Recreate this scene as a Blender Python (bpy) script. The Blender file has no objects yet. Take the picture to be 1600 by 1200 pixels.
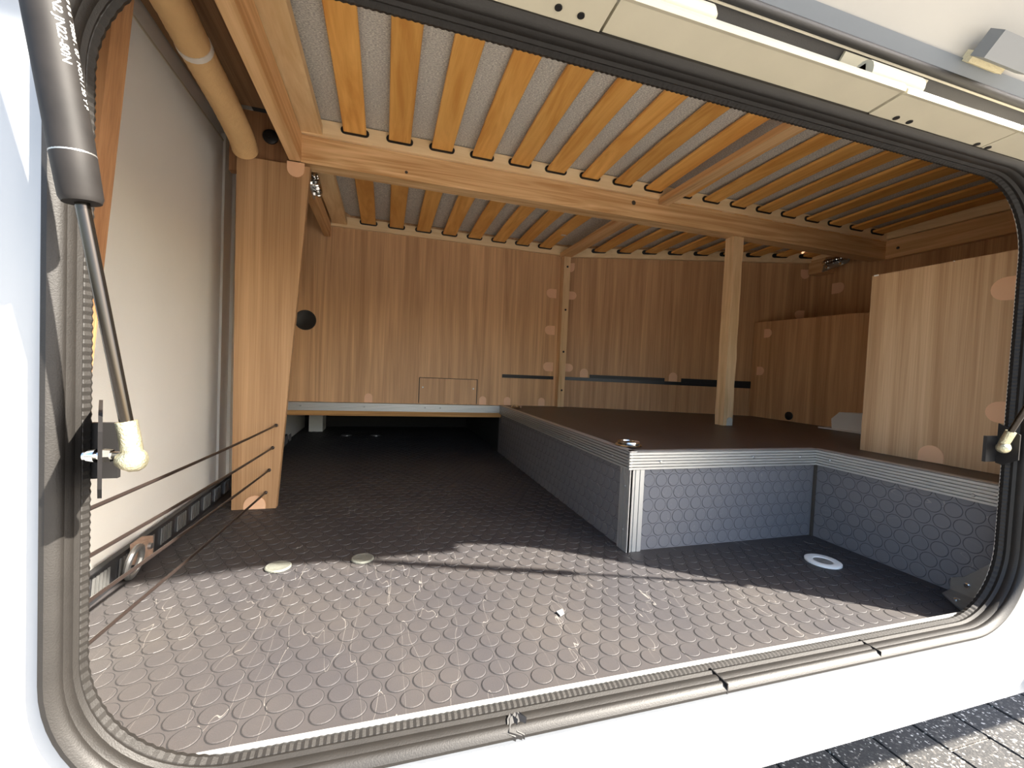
import bpy, bmesh, math, random
from math import sin, cos, pi, radians, sqrt
from mathutils import Vector, Matrix
random.seed(7)
SC = bpy.context.scene
COL = SC.collection
S = 0.42                      # metres per scene unit: the eye is 1 unit above the locker floor
V = Vector

# ------------------------------------------------------------------ camera
yaw, pitch, roll = radians(16.738), radians(1.885), radians(2.565)
fw = V((sin(yaw)*cos(pitch), cos(yaw)*cos(pitch), -sin(pitch)))
rt = V((cos(yaw), -sin(yaw), 0)); up = rt.cross(fw)
r2 = rt*cos(roll) + up*sin(roll); u2 = -rt*sin(roll) + up*cos(roll)
cam = bpy.data.cameras.new('camera'); co = bpy.data.objects.new('camera', cam); COL.objects.link(co)
cam.sensor_fit = 'HORIZONTAL'; cam.sensor_width = 36.0; cam.lens = 664.06/1600*36
cam.clip_start = 0.01; cam.clip_end = 200
co.matrix_world = Matrix(((r2.x, u2.x, -fw.x, 0), (r2.y, u2.y, -fw.y, 0), (r2.z, u2.z, -fw.z, S), (0, 0, 0, 1)))
SC.camera = co

# ------------------------------------------------------------------ light
SUN = V((-1.45, 1.0, -1.43)).normalized()
w = bpy.data.worlds.new('sky'); SC.world = w; w.use_nodes = True
nt = w.node_tree; bg = nt.nodes['Background']
sky = nt.nodes.new('ShaderNodeTexSky'); sky.sky_type = 'NISHITA'; sky.sun_disc = False
sky.sun_elevation = math.asin(-SUN.z)
sky.sun_rotation = math.atan2(-SUN.x, -SUN.y)
sky.air_density = 1.0; sky.dust_density = 2.5; sky.ozone_density = 1.0
nt.links.new(sky.outputs[0], bg.inputs[0]); bg.inputs[1].default_value = 0.30
sl = bpy.data.lights.new('sun', 'SUN'); so = bpy.data.objects.new('sun', sl); COL.objects.link(so)
sl.energy = 15.0; sl.angle = radians(0.8); sl.color = (1.0, 0.93, 0.82)
so.rotation_euler = SUN.to_track_quat('-Z', 'Y').to_euler(); so.location = (2, -3, 4)
vs = SC.view_settings
vs.view_transform = 'Standard'; vs.look = 'None'; vs.gamma = 1.0; vs.exposure = 1.32; vs.use_curve_mapping = False
SC.cycles.max_bounces = 14; SC.cycles.diffuse_bounces = 8; SC.cycles.use_denoising = True

# ------------------------------------------------------------------ materials
def lin(c): return tuple(((x/255+0.055)/1.055)**2.4 if x/255 > 0.04045 else x/255/12.92 for x in c) + (1,)
def mat(name, rgb, rough=0.6, metal=0.0, bump=0.0, bscale=60, var=0.0, vscale=8, spec=0.5):
    m = bpy.data.materials.new(name); m.use_nodes = True; n = m.node_tree; b = n.nodes['Principled BSDF']
    b.inputs['Roughness'].default_value = rough; b.inputs['Metallic'].default_value = metal
    b.inputs['Specular IOR Level'].default_value = spec
    c = lin(rgb); b.inputs['Base Color'].default_value = c
    tc = n.nodes.new('ShaderNodeTexCoord')
    if var:
        nz = n.nodes.new('ShaderNodeTexNoise'); nz.inputs['Scale'].default_value = vscale; nz.inputs['Detail'].default_value = 6
        n.links.new(tc.outputs['Object'], nz.inputs['Vector'])
        r = n.nodes.new('ShaderNodeValToRGB'); r.color_ramp.elements[0].position = .3; r.color_ramp.elements[1].position = .7
        r.color_ramp.elements[0].color = tuple(x*(1-var) for x in c[:3])+(1,)
        r.color_ramp.elements[1].color = tuple(min(1, x*(1+var)) for x in c[:3])+(1,)
        n.links.new(nz.outputs['Fac'], r.inputs[0]); n.links.new(r.outputs[0], b.inputs['Base Color'])
    if bump:
        nb = n.nodes.new('ShaderNodeTexNoise'); nb.inputs['Scale'].default_value = bscale; nb.inputs['Detail'].default_value = 4
        bp = n.nodes.new('ShaderNodeBump'); bp.inputs['Strength'].default_value = bump; bp.inputs['Distance'].default_value = .002
        n.links.new(tc.outputs['Object'], nb.inputs['Vector']); n.links.new(nb.outputs['Fac'], bp.inputs['Height'])
        n.links.new(bp.outputs[0], b.inputs['Normal'])
    return m
def wood(name, dark, light, axis='z', across=22, along=1.1, fine=260, rough=0.5, fineamt=.35, swirl=1.2, knots=0.0):
    """grain runs along AXIS of the object"""
    m = bpy.data.materials.new(name); m.use_nodes = True; n = m.node_tree; L = n.links.new; b = n.nodes['Principled BSDF']
    b.inputs['Roughness'].default_value = rough; b.inputs['Specular IOR Level'].default_value = .35
    tc = n.nodes.new('ShaderNodeTexCoord'); oi = n.nodes.new('ShaderNodeObjectInfo')
    ad = n.nodes.new('ShaderNodeVectorMath'); ad.operation = 'MULTIPLY_ADD'
    L(oi.outputs['Random'], ad.inputs[0]); ad.inputs[1].default_value = (7.3, 5.1, 9.7); L(tc.outputs['Object'], ad.inputs[2])
    def mapped(a, l):
        mp = n.nodes.new('ShaderNodeMapping'); s = [a, a, a]; s['xyz'.index(axis)] = l
        mp.inputs['Scale'].default_value = s; L(ad.outputs[0], mp.inputs['Vector']); return mp
    n1 = n.nodes.new('ShaderNodeTexNoise'); n1.inputs['Scale'].default_value = 1; n1.inputs['Detail'].default_value = 5
    n1.inputs['Distortion'].default_value = swirl; L(mapped(across, along).outputs[0], n1.inputs['Vector'])
    n2 = n.nodes.new('ShaderNodeTexNoise'); n2.inputs['Scale'].default_value = 1; n2.inputs['Detail'].default_value = 3
    L(mapped(fine, along*5).outputs[0], n2.inputs['Vector'])
    mx = n.nodes.new('ShaderNodeMath'); mx.operation = 'MULTIPLY_ADD'; L(n2.outputs['Fac'], mx.inputs[0]); mx.inputs[1].default_value = fineamt
    mm = n.nodes.new('ShaderNodeMath'); mm.operation = 'MULTIPLY'; L(n1.outputs['Fac'], mm.inputs[0]); mm.inputs[1].default_value = 1-fineamt
    L(mm.outputs[0], mx.inputs[2])
    r = n.nodes.new('ShaderNodeValToRGB'); e = r.color_ramp.elements
    e[0].position = .36; e[1].position = .66; e[0].color = lin(dark); e[1].color = lin(light)
    L(mx.outputs[0], r.inputs[0])
    # a small tone shift from piece to piece
    hv = n.nodes.new('ShaderNodeHueSaturation'); mr = n.nodes.new('ShaderNodeMapRange')
    mr.inputs['To Min'].default_value = .9; mr.inputs['To Max'].default_value = 1.1
    L(oi.outputs['Random'], mr.inputs['Value']); L(mr.outputs[0], hv.inputs['Value']); L(r.outputs[0], hv.inputs['Color'])
    L(hv.outputs[0], b.inputs['Base Color'])
    bp = n.nodes.new('ShaderNodeBump'); bp.inputs['Strength'].default_value = .12; bp.inputs['Distance'].default_value = .001
    L(n2.outputs['Fac'], bp.inputs['Height']); L(bp.outputs[0], b.inputs['Normal'])
    return m
def coin_mat(name, rgb, dirt, dirtamt, rough):
    """dark moulded sheet, dusty in cloudy patches with fine scratches"""
    m = mat(name, rgb, rough, bump=.25, bscale=900); n = m.node_tree; L = n.links.new; b = n.nodes['Principled BSDF']
    g = n.nodes.new('ShaderNodeNewGeometry')
    nz = n.nodes.new('ShaderNodeTexNoise'); nz.inputs['Scale'].default_value = 5; nz.inputs['Detail'].default_value = 9; L(g.outputs['Position'], nz.inputs['Vector'])
    r = n.nodes.new('ShaderNodeValToRGB'); r.color_ramp.elements[0].position = .35; r.color_ramp.elements[1].position = .75
    r.color_ramp.elements[0].color = (0, 0, 0, 1); r.color_ramp.elements[1].color = (dirtamt,)*3+(1,)
    L(nz.outputs['Fac'], r.inputs[0])
    mx = n.nodes.new('ShaderNodeMixRGB'); mx.inputs[1].default_value = lin(rgb); mx.inputs[2].default_value = lin(dirt); L(r.outputs[0], mx.inputs[0])
    # scratches: thin contour lines of stretched noise
    mp = n.nodes.new('ShaderNodeMapping'); mp.inputs['Rotation'].default_value = (0, 0, .6); mp.inputs['Scale'].default_value = (9, 1.2, 5); L(g.outputs['Position'], mp.inputs['Vector'])
    n2 = n.nodes.new('ShaderNodeTexNoise'); n2.inputs['Scale'].default_value = 2.2; n2.inputs['Detail'].default_value = 2; L(mp.outputs[0], n2.inputs['Vector'])
    s = n.nodes.new('ShaderNodeMath'); s.operation = 'SUBTRACT'; s.inputs[1].default_value = .5; L(n2.outputs['Fac'], s.inputs[0])
    a = n.nodes.new('ShaderNodeMath'); a.operation = 'ABSOLUTE'; L(s.outputs[0], a.inputs[0])
    c = n.nodes.new('ShaderNodeMath'); c.operation = 'LESS_THAN'; c.inputs[1].default_value = .0011; L(a.outputs[0], c.inputs[0])
    k = n.nodes.new('ShaderNodeMath'); k.operation = 'MULTIPLY'; k.inputs[1].default_value = .35; L(c.outputs[0], k.inputs[0])
    m2 = n.nodes.new('ShaderNodeMixRGB'); m2.inputs[2].default_value = lin((150, 145, 138)); L(k.outputs[0], m2.inputs[0]); L(mx.outputs[0], m2.inputs[1])
    L(m2.outputs[0], b.inputs['Base Color'])
    return m
M = dict(
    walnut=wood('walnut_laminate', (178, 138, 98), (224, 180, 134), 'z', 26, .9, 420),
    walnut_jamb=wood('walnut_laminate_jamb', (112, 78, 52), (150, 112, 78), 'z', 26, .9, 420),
    walnut_board=wood('walnut_laminate_board', (172, 138, 102), (212, 180, 142), 'z', 26, .8, 420),
    walnut_dark=wood('walnut_laminate_dark', (162, 122, 84), (206, 164, 120), 'z', 26, .9, 420),
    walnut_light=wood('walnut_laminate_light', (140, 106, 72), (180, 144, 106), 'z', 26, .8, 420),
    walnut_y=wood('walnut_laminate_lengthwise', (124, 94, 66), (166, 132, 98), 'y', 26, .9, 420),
    pine=wood('pine_beam', (196, 150, 98), (236, 200, 150), 'x', 34, 1.3, 300, rough=.6, fineamt=.12, swirl=2.6),
    pine_y=wood('pine_beam_lengthwise', (196, 150, 100), (232, 194, 144), 'y', 34, 1.5, 300, rough=.6, fineamt=.15),
    pine_z=wood('pine_post', (196, 160, 116), (232, 200, 156), 'z', 30, 2, 300, rough=.65, fineamt=.25),
    ply=wood('birch_plywood', (220, 190, 144), (238, 214, 172), 'x', 22, 3, 200, rough=.6, fineamt=.2),
    ply_y=wood('birch_plywood_lengthwise', (214, 180, 130), (234, 206, 160), 'y', 18, 3, 200, rough=.6, fineamt=.2, swirl=2),
    ply_edge=wood('plywood_edge', (150, 108, 62), (196, 150, 92), 'x', 90, 1.5, 500, rough=.7),
    slat=wood('beech_slat', (212, 150, 74), (238, 184, 104), 'y', 20, 2.2, 500, rough=.5, fineamt=.15, swirl=2.0),
    cap=mat('beige_cover_cap', (228, 184, 146), .55, var=.06),
    capgrey=mat('grey_cover_cap', (188, 186, 176), .55),
    lining=mat('grey_wall_lining', (214, 213, 207), .5, bump=.25, bscale=700, var=.04, vscale=3),
    mattress=None,
    coin=coin_mat('coin_floor', (50, 48, 50), (70, 65, 60), .5, .55),
    coinwall=coin_mat('coin_side', (98, 98, 102), (116, 113, 112), .4, .55),
    plat=mat('brown_phenolic_top', (72, 60, 54), .42, bump=.3, bscale=500, var=.12, vscale=6),
    alu=mat('aluminium', (180, 180, 177), .42, .6),
    aludark=mat('grey_seam_line', (120, 120, 116), .6, .3),  # even grey for the sill seam
    steel=mat('zinc_steel', (176, 178, 178), .32, .95, var=.1, vscale=30),
    galv=mat('galvanised_plate', (150, 150, 148), .38, .8, bump=.2, bscale=90, var=.18, vscale=22),
    chrome=mat('chrome', (214, 214, 210), .14, 1.0, var=.12, vscale=120),
    brassy=mat('yellowed_zinc', (196, 190, 160), .3, .85, bump=.6, bscale=500, var=.15, vscale=200),
    rubber=mat('black_rubber', (38, 36, 34), .55, bump=.15, bscale=900, var=.1, vscale=60),
    rubber2=mat('weathered_rubber', (28, 26, 24), .55, bump=.15, bscale=700, var=.12, vscale=40, spec=.35),
    black=mat('black_plastic', (22, 21, 21), .5),
    tube=mat('black_strut_paint', (26, 24, 23), .6, var=.2, vscale=60, spec=.2),
    rod=mat('dark_polished_rod', (60, 56, 52), .16, .9),
    white=mat('white_body_paint', (150, 153, 155), .35),
    hatchwhite=mat('hatch_inner_skin', (150, 147, 140), .5, var=.03, vscale=6),
    cream=mat('cream_profile', (176, 170, 150), .4, var=.03, vscale=20),
    greyprof=mat('blue_grey_frame', (98, 104, 110), .4, .3),
    latch=mat('grey_plastic', (110, 112, 113), .5),
    felt=mat('felt_pad', (190, 180, 150), .95, bump=.8, bscale=400),
    duct=mat('brown_paper_duct', (210, 172, 120), .8, bump=.6, bscale=120, var=.06, vscale=14),
    paper=mat('white_tape', (216, 210, 198), .7),
    tread=mat('black_treadplate', (40, 40, 42), .35, .3),
    treadbar=mat('worn_tread_bar', (128, 128, 126), .3, .7),
    rust=mat('rusty_bracket', (156, 130, 112), .6, .4, var=.3, vscale=60),
    cord=mat('black_cord', (34, 28, 26), .3),
    socket=mat('white_plastic', (226, 226, 220), .5),
    dirty=mat('dirty_inset', (120, 118, 112), .7, var=.3, vscale=60),
    disc=mat('grey_screw_cover', (122, 124, 116), .4, .4, bump=.5, bscale=300, var=.15, vscale=40),
    text=mat('white_print', (186, 186, 182), .6),
    grime=mat('groove_grime', (26, 25, 26), .85),
    grimewall=mat('groove_grime_side', (52, 52, 56), .8),
    bead=mat('dark_sealant', (60, 54, 48), .7, bump=.5, bscale=200),
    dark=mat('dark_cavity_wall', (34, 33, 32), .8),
)
def mattress_mat():
    m = mat('grey_mattress_fabric', (138, 132, 126), .95, bump=.7, bscale=500); n = m.node_tree; b = n.nodes['Principled BSDF']
    tc = n.nodes.new('ShaderNodeTexCoord'); mp = n.nodes.new('ShaderNodeMapping'); mp.inputs['Scale'].default_value = (1, 2.4, 1)
    n.links.new(tc.outputs['Object'], mp.inputs['Vector'])
    nz = n.nodes.new('ShaderNodeTexNoise'); nz.inputs['Scale'].default_value = 220; nz.inputs['Detail'].default_value = 5; n.links.new(mp.outputs[0], nz.inputs['Vector'])
    r = n.nodes.new('ShaderNodeValToRGB'); r.color_ramp.elements[0].position = .35; r.color_ramp.elements[1].position = .68
    r.color_ramp.elements[0].color = lin((160, 157, 152)); r.color_ramp.elements[1].color = lin((232, 228, 216))
    n.links.new(nz.outputs['Fac'], r.inputs[0]); n.links.new(r.outputs[0], b.inputs['Base Color']); return m
M['mattress'] = mattress_mat()
def asphalt_mat(dk=0):
    m = mat('shade_darkened_aggregate' if dk else 'pale_bounce_ground', (70, 68, 64), .85, bump=.9, bscale=160); n = m.node_tree; b = n.nodes['Principled BSDF']
    g = n.nodes.new('ShaderNodeNewGeometry'); vo = n.nodes.new('ShaderNodeTexVoronoi'); vo.inputs['Scale'].default_value = 170
    n.links.new(g.outputs['Position'], vo.inputs['Vector'])
    r = n.nodes.new('ShaderNodeValToRGB'); e = r.color_ramp.elements; e[0].position = 0; e[0].color = lin((66, 64, 62)); e[1].position = 1; e[1].color = lin((236, 232, 224))
    k = e.new(.62); k.color = lin((104, 100, 96)); k = e.new(.86); k.color = lin((150, 146, 140))
    sp = n.nodes.new('ShaderNodeSeparateColor'); n.links.new(vo.outputs['Color'], sp.inputs[0]); n.links.new(sp.outputs[0], r.inputs[0])
    if dk:  # darker copy: under-van shade put into the block colour
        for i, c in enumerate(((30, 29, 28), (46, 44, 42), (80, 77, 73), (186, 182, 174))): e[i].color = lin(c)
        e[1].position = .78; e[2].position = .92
    n.links.new(r.outputs[0], b.inputs['Base Color']); return m
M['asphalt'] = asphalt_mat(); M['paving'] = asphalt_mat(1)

# ------------------------------------------------------------------ builders (all lengths in scene units, scaled by S on linking)
ORG = {}
def tag(o, label, cat, group=None):
    o['label'] = label; o['category'] = cat
    if group: o['group'] = group
    return o
def thing(name, loc, label, cat, group=None):
    o = bpy.data.objects.new(name, None); COL.objects.link(o); o.empty_display_size = .02
    o.location = V(loc)*S; ORG[o.name] = V(loc); return tag(o, label, cat, group)
def obj(name, bm, m, parent=None, smooth=False, bevel=0, org=None):
    """link BM (absolute scene units) as one mesh object"""
    if bevel:
        es = [e for e in bm.edges if len(e.link_faces) == 2 and e.calc_face_angle(0) > .5]
        bmesh.ops.bevel(bm, geom=es, offset=bevel, segments=1, affect='EDGES', clamp_overlap=True)
    bmesh.ops.recalc_face_normals(bm, faces=bm.faces)
    o0 = V(org) if org else (ORG[parent.name] if parent else (sum((v.co for v in bm.verts), V())/max(1, len(bm.verts))))
    for v in bm.verts: v.co = (v.co-o0)*S
    me = bpy.data.meshes.new(name); bm.to_mesh(me); bm.free()
    if isinstance(m, (list, tuple)):
        for q in m: me.materials.append(M[q])
    else: me.materials.append(M[m])
    if smooth:
        me.shade_smooth()
        try: me.set_sharp_from_angle(angle=radians(38))
        except Exception: pass
    o = bpy.data.objects.new(name, me); COL.objects.link(o)
    if parent:
        o.parent = parent; o.location = (o0-ORG[parent.name])*S
    else: o.location = o0*S
    ORG[o.name] = o0
    return o
def struct(name, bm, m, **k):
    o = obj(name, bm, m, **k); o['kind'] = 'structure'; return o
def inst(name, mesh, parent, at, rot=None, scale=None):
    o = bpy.data.objects.new(name, mesh); COL.objects.link(o); o.parent = parent
    o.location = (V(at)-ORG[parent.name])*S
    if rot: o.rotation_euler = rot
    if scale: o.scale = scale
    ORG[o.name] = V(at); return o
def BM(): return bmesh.new()
def box(bm, x0, x1, y0, y1, z0, z1):
    vs = [bm.verts.new((x, y, z)) for x in (x0, x1) for y in (y0, y1) for z in (z0, z1)]
    for f in ((0, 1, 3, 2), (4, 6, 7, 5), (0, 4, 5, 1), (2, 3, 7, 6), (0, 2, 6, 4), (1, 5, 7, 3)): bm.faces.new([vs[i] for i in f])
    return bm
def prism(bm, pts, d):
    d = V(d); a = [bm.verts.new(V(p)) for p in pts]; b = [bm.verts.new(V(p)+d) for p in pts]
    bm.faces.new(a); bm.faces.new(b[::-1]); n = len(a)
    for i in range(n): bm.faces.new((a[i], a[(i+1) % n], b[(i+1) % n], b[i]))
    return bm
def frame(d):
    d = V(d).normalized(); h = V((0, 0, 1)) if abs(d.z) < .9 else V((1, 0, 0))
    a = d.cross(h).normalized(); return a, d.cross(a).normalized()
def tube(bm, pts, rad, seg=12, cap=True):
    pts = [V(p) for p in pts]; n = len(pts); rr = rad if isinstance(rad, (list, tuple)) else [rad]*n; rings = []
    a = None
    for i, p in enumerate(pts):
        d = (pts[min(i+1, n-1)]-pts[max(i-1, 0)]).normalized()
        if a is None: a, b = frame(d)
        else:
            a = (a-d*a.dot(d)).normalized(); b = d.cross(a)
        rings.append([bm.verts.new(p+(a*cos(2*pi*k/seg)+b*sin(2*pi*k/seg))*rr[i]) for k in range(seg)])
    for i in range(n-1):
        for k in range(seg): bm.faces.new((rings[i][k], rings[i][(k+1) % seg], rings[i+1][(k+1) % seg], rings[i+1][k]))
    if cap: bm.faces.new(rings[0][::-1]); bm.faces.new(rings[-1])
    return bm
def lathe(bm, c, axis, prof, seg=20):
    """prof: (distance along axis, radius)"""
    c = V(c); ax = V(axis).normalized(); return tube2(bm, [c+ax*h for h, _ in prof], [max(r, 1e-4) for _, r in prof], ax, seg)
def tube2(bm, pts, rr, ax, seg):
    a, b = frame(ax); rings = [[bm.verts.new(p+(a*cos(2*pi*k/seg)+b*sin(2*pi*k/seg))*r) for k in range(seg)] for p, r in zip(pts, rr)]
    for i in range(len(pts)-1):
        for k in range(seg): bm.faces.new((rings[i][k], rings[i][(k+1) % seg], rings[i+1][(k+1) % seg], rings[i+1][k]))
    bm.faces.new(rings[0][::-1]); bm.faces.new(rings[-1]); return bm
def screw(parent, at, nrm, r=.008, m='steel', name='screw'):
    b = BM(); lathe(b, at, nrm, [(-.004, r), (.003, r), (.006, r*.7)], 10)
    # cross slot
    return obj(name, b, m, parent, smooth=True)
def dshape(parent, at, u, v, n, w=.05, h=.075, m='cap', name='cover_cap', t=.008):
    """half-round stuck-on cover: flat foot at AT, round end towards V, width along U"""
    at, u, v, n = V(at), V(u).normalized(), V(v).normalized(), V(n).normalized()
    r = w; pts = [at-u*r, at+u*r]
    k = h-r
    pts += [at+v*k+u*r*cos(a)+v*r*sin(a) for a in [pi*i/10 for i in range(11)]]
    b = prism(BM(), [p-n*.002 for p in pts], n*(t+.002))
    return obj(name, b, m, parent, bevel=.002)

# ------------------------------------------------------------------ coin relief
PX, RY = .083, .0719
def coin_mesh(name, m, h=.0024, r=.0358, seg=24):
    b = BM(); rings = []
    for z, q in ((-.001, r), (h*.6, r*.985), (h, r*.93)):
        rings.append([b.verts.new((q*cos(2*pi*k/seg), q*sin(2*pi*k/seg), z)) for k in range(seg)])
    for i in range(2):
        for k in range(seg): b.faces.new((rings[i][k], rings[i][(k+1) % seg], rings[i+1][(k+1) % seg], rings[i+1][k]))
    b.faces.new(rings[2])
    ri = [[b.verts.new((q*cos(2*pi*k/seg), q*sin(2*pi*k/seg), .0006)) for k in range(seg)] for q in (r*.985, r*1.06)]
    for k in range(seg): b.faces.new((ri[0][k], ri[1][k], ri[1][(k+1) % seg], ri[0][(k+1) % seg])).material_index = 1
    bmesh.ops.recalc_face_normals(b, faces=b.faces)
    for v in b.verts: v.co *= S
    me = bpy.data.meshes.new(name); b.to_mesh(me); b.free(); me.materials.append(M[m]); me.materials.append(M['grimewall' if 'wall' in m else 'grime']); return me
COIN = coin_mesh('raised_coin', 'coin'); COINW = coin_mesh('raised_coin_side', 'coinwall')
def coins(parent, pts, mesh, rot, m, nmax, key, o3, u3, v3):
    """pts: lattice (a, b) in the plane o3 + a*u3 + b*v3"""
    o3, u3, v3 = V(o3), V(u3), V(v3); n3 = u3.cross(v3)
    P = sorted(((o3+u3*a+v3*b) for a, b in pts), key=key)
    for p in P[:nmax]: inst('raised_coin', mesh, parent, p, rot)
    if P[nmax:]:
        vs, fs, mi = [], [], []; seg = 14; r = .0362; h = .0024; o0 = ORG[parent.name]
        for p in P[nmax:]:
            q = len(vs)
            for zz, rr in ((-.001, r), (h, r*.95)):
                vs += [tuple((p+(u3*cos(2*pi*k/seg)+v3*sin(2*pi*k/seg))*rr+n3*zz-o0)*S) for k in range(seg)]
            fs += [(q+k, q+(k+1) % seg, q+seg+(k+1) % seg, q+seg+k) for k in range(seg)]; fs.append(tuple(range(q+seg, q+2*seg))); mi += [0]*(seg+1)
            q = len(vs)
            for rr in (r*.985, r*1.06): vs += [tuple((p+(u3*cos(2*pi*k/seg)+v3*sin(2*pi*k/seg))*rr+n3*.0007-o0)*S) for k in range(seg)]
            fs += [(q+k, q+seg+k, q+seg+(k+1) % seg, q+(k+1) % seg) for k in range(seg)]; mi += [1]*seg
        me = bpy.data.meshes.new('raised_coins'); me.from_pydata(vs, [], fs); me.materials.append(M[m]); me.materials.append(M['grimewall' if 'wall' in m else 'grime']); me.polygons.foreach_set('material_index', mi)
        o = bpy.data.objects.new('raised_coins', me); COL.objects.link(o); o.parent = parent; o['kind'] = 'stuff'
def lattice(a0, a1, b0, b1, x0=0, y0=0, ok=lambda a, b: True):
    out = []
    for j in range(int((b0-y0)/RY)-1, int((b1-y0)/RY)+2):
        y = y0+j*RY
        for i in range(int((a0-x0)/PX)-2, int((a1-x0)/PX)+2):
            x = x0+(i+(.5 if j % 2 else 0))*PX
            if a0+.03 < x < a1-.03 and b0+.03 < y < b1-.03 and ok(x, y): out.append((x, y))
    return out

# ================================================================== SETTING
ZP = .575
# floor
b = BM(); box(b, -1.13, 1.40, 1.12, 7.2, -.04, 0); box(b, 1.40, 2.76, 1.12, 2.12, -.04, 0)
floor = struct('floor', b, 'coin', org=(0, 1.2, 0))
coins(floor, lattice(-1.07, 2.72, 1.17, 6.7, .03, 1.266, lambda x, y: (x < 1.33 or y < 2.05) and (x > -1.05)), COIN, None, 'coin', 300,
      lambda p: abs(p.y-1.0)+.35*abs(p.x-.4), (0, 0, 0), (1, 0, 0), (0, 1, 0))
# side wall lining with a proud lower sheet
b = BM(); box(b, -1.2, -1.14, 1.1, 7.25, -.04, 3.1)
wl = struct('wall_left', b, 'lining', org=(-1.14, 1.2, 0))
b = BM(); box(b, -1.14, -1.125, 1.16, 3.47, -.0, 2.5); obj('lining_sheet', b, 'lining', wl, bevel=.006)
b = BM(); box(b, -1.14, -1.09, 3.62, 3.75, .0, 2.55); obj('corner_pillar', b, 'lining', wl, bevel=.015)
b = BM(); box(b, -1.14, -1.11, 3.47, 3.62, .0, 2.55); obj('recess_strip', b, 'lining', wl)
b = BM(); box(b, -1.127, -1.122, 1.16, 3.47, 2.494, 2.506); obj('sheet_edge', b, 'cream', wl)
# rear wall
b = BM(); box(b, -1.14, 2.09, 4.9, 4.96, .56, 2.75)
wr = struct('wall_back', b, 'walnut', org=(0, 4.9, ZP))
AX = V((2.8, -1.05, 0)).normalized(); AN = V((-AX.y, AX.x, 0))*-1     # along the slanted wall, and towards the room
AN = V((-1.05, -2.8, 0)).normalized(); A0 = V((2.08, 4.957, 0))
b = prism(BM(), [A0+V((0, 0, .56)), A0+AX*3.08+V((0, 0, .56)), A0+AX*3.08+V((0, 0, 2.75)), A0+V((0, 0, 2.75))], -AN*.06)
wa = struct('wall_back_slanted', b, 'walnut_dark', org=(2.1, 4.95, ZP))
b = BM(); box(b, 4.96, 5.02, 1.1, 4.05, .5, 2.75); wri = struct('wall_right', b, 'walnut_dark', org=(4.96, 2, ZP))
# undercroft end wall behind the ledge
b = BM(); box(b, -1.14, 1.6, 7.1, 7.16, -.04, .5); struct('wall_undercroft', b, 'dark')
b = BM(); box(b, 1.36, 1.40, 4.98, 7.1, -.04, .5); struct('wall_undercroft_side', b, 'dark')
b = BM(); box(b, -1.0, -.82, 6.55, 6.9, 0, .45); cp = struct('trim_1', b, 'lining', bevel=.01)
# shell above the bed and roof
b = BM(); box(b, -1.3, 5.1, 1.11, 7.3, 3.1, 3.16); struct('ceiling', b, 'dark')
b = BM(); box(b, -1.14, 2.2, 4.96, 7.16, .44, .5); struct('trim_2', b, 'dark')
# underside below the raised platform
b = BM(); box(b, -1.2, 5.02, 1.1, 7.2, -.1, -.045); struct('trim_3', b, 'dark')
# front (outer) wall with the rounded opening
def rrect(x0, x1, z0, z1, r, n=10, step=None):
    out = []
    for cx, cz, a0 in ((x1-r, z1-r, 0), (x0+r, z1-r, pi/2), (x0+r, z0+r, pi), (x1-r, z0+r, 3*pi/2)):
        for i in range(n+1):
            a = a0+pi/2*i/n; out.append((cx+r*cos(a), cz+r*sin(a), cos(a), sin(a)))
    if step:
        res = []
        for i in range(len(out)):
            p, q = out[i], out[(i+1) % len(out)]; L = math.hypot(p[0]-q[0], p[1]-q[1]); k = max(1, round(L/step))
            for j in range(k):
                t = j/k; nx, nz = p[2]*(1-t)+q[2]*t, p[3]*(1-t)+q[3]*t; l = math.hypot(nx, nz)
                res.append((p[0]*(1-t)+q[0]*t, p[1]*(1-t)+q[1]*t, nx/l, nz/l))
        out = res
    return out
OX0, OX1, OZ0, OZ1, OR = -.602, 2.567, .048, 1.865, .29
def wall_with_hole(y0, y1, X0, X1, Z0, Z1, off):
    b = BM(); H = rrect(OX0-off, OX1+off, OZ0-off, OZ1+off, OR+off, 12); n = len(H)
    per = n//4
    def outer(i, p):
        q, h = i//per, (i % per) < per//2
        edge = [('r', 't'), ('t', 'l'), ('l', 'b'), ('b', 'r')][q][0 if h else 1]
        return {'r': (X1, p[1]), 'l': (X0, p[1]), 't': (p[0], Z1), 'b': (p[0], Z0)}[edge]
    cor = [(X1, Z1), (X0, Z1), (X0, Z0), (X1, Z0)]
    for y, s in ((y0, 1), (y1, -1)):
        hv = [b.verts.new((p[0], y, p[1])) for p in H]; ov = []
        for i, p in enumerate(H):
            if i % per == per//2: ov.append(b.verts.new((cor[i//per][0], y, cor[i//per][1])))
            else:
                q = outer(i, p); ov.append(b.verts.new((q[0], y, q[1])))
        for i in range(n): b.faces.new((hv[i], hv[(i+1) % n], ov[(i+1) % n], ov[i]))
        if s == 1: h0, o0 = hv, ov
    for i in range(n):
        b.faces.new((h0[i], h0[(i+1) % n], hv[(i+1) % n], hv[i])); b.faces.new((o0[i], o0[(i+1) % n], ov[(i+1) % n], ov[i]))
    return b
wf = struct('wall_front', wall_with_hole(1.06, 1.10, -6, 11, -.285, 4.6, .012), 'white', org=(0, 1.06, 0))
obj('inner_lining', wall_with_hole(1.10, 1.15, -1.2, 5.02, -.04, 3.1, .022), 'lining', wf)
b = BM(); box(b, .74, 1.3, 1.057, 1.0605, -.187, -.184); obj('sill_seam', b, 'aludark', wf)
b = BM(); box(b, -6, 11, 1.075, 1.12, -.30, -.28); obj('skirt_edge', b, 'rubber', wf)
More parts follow.
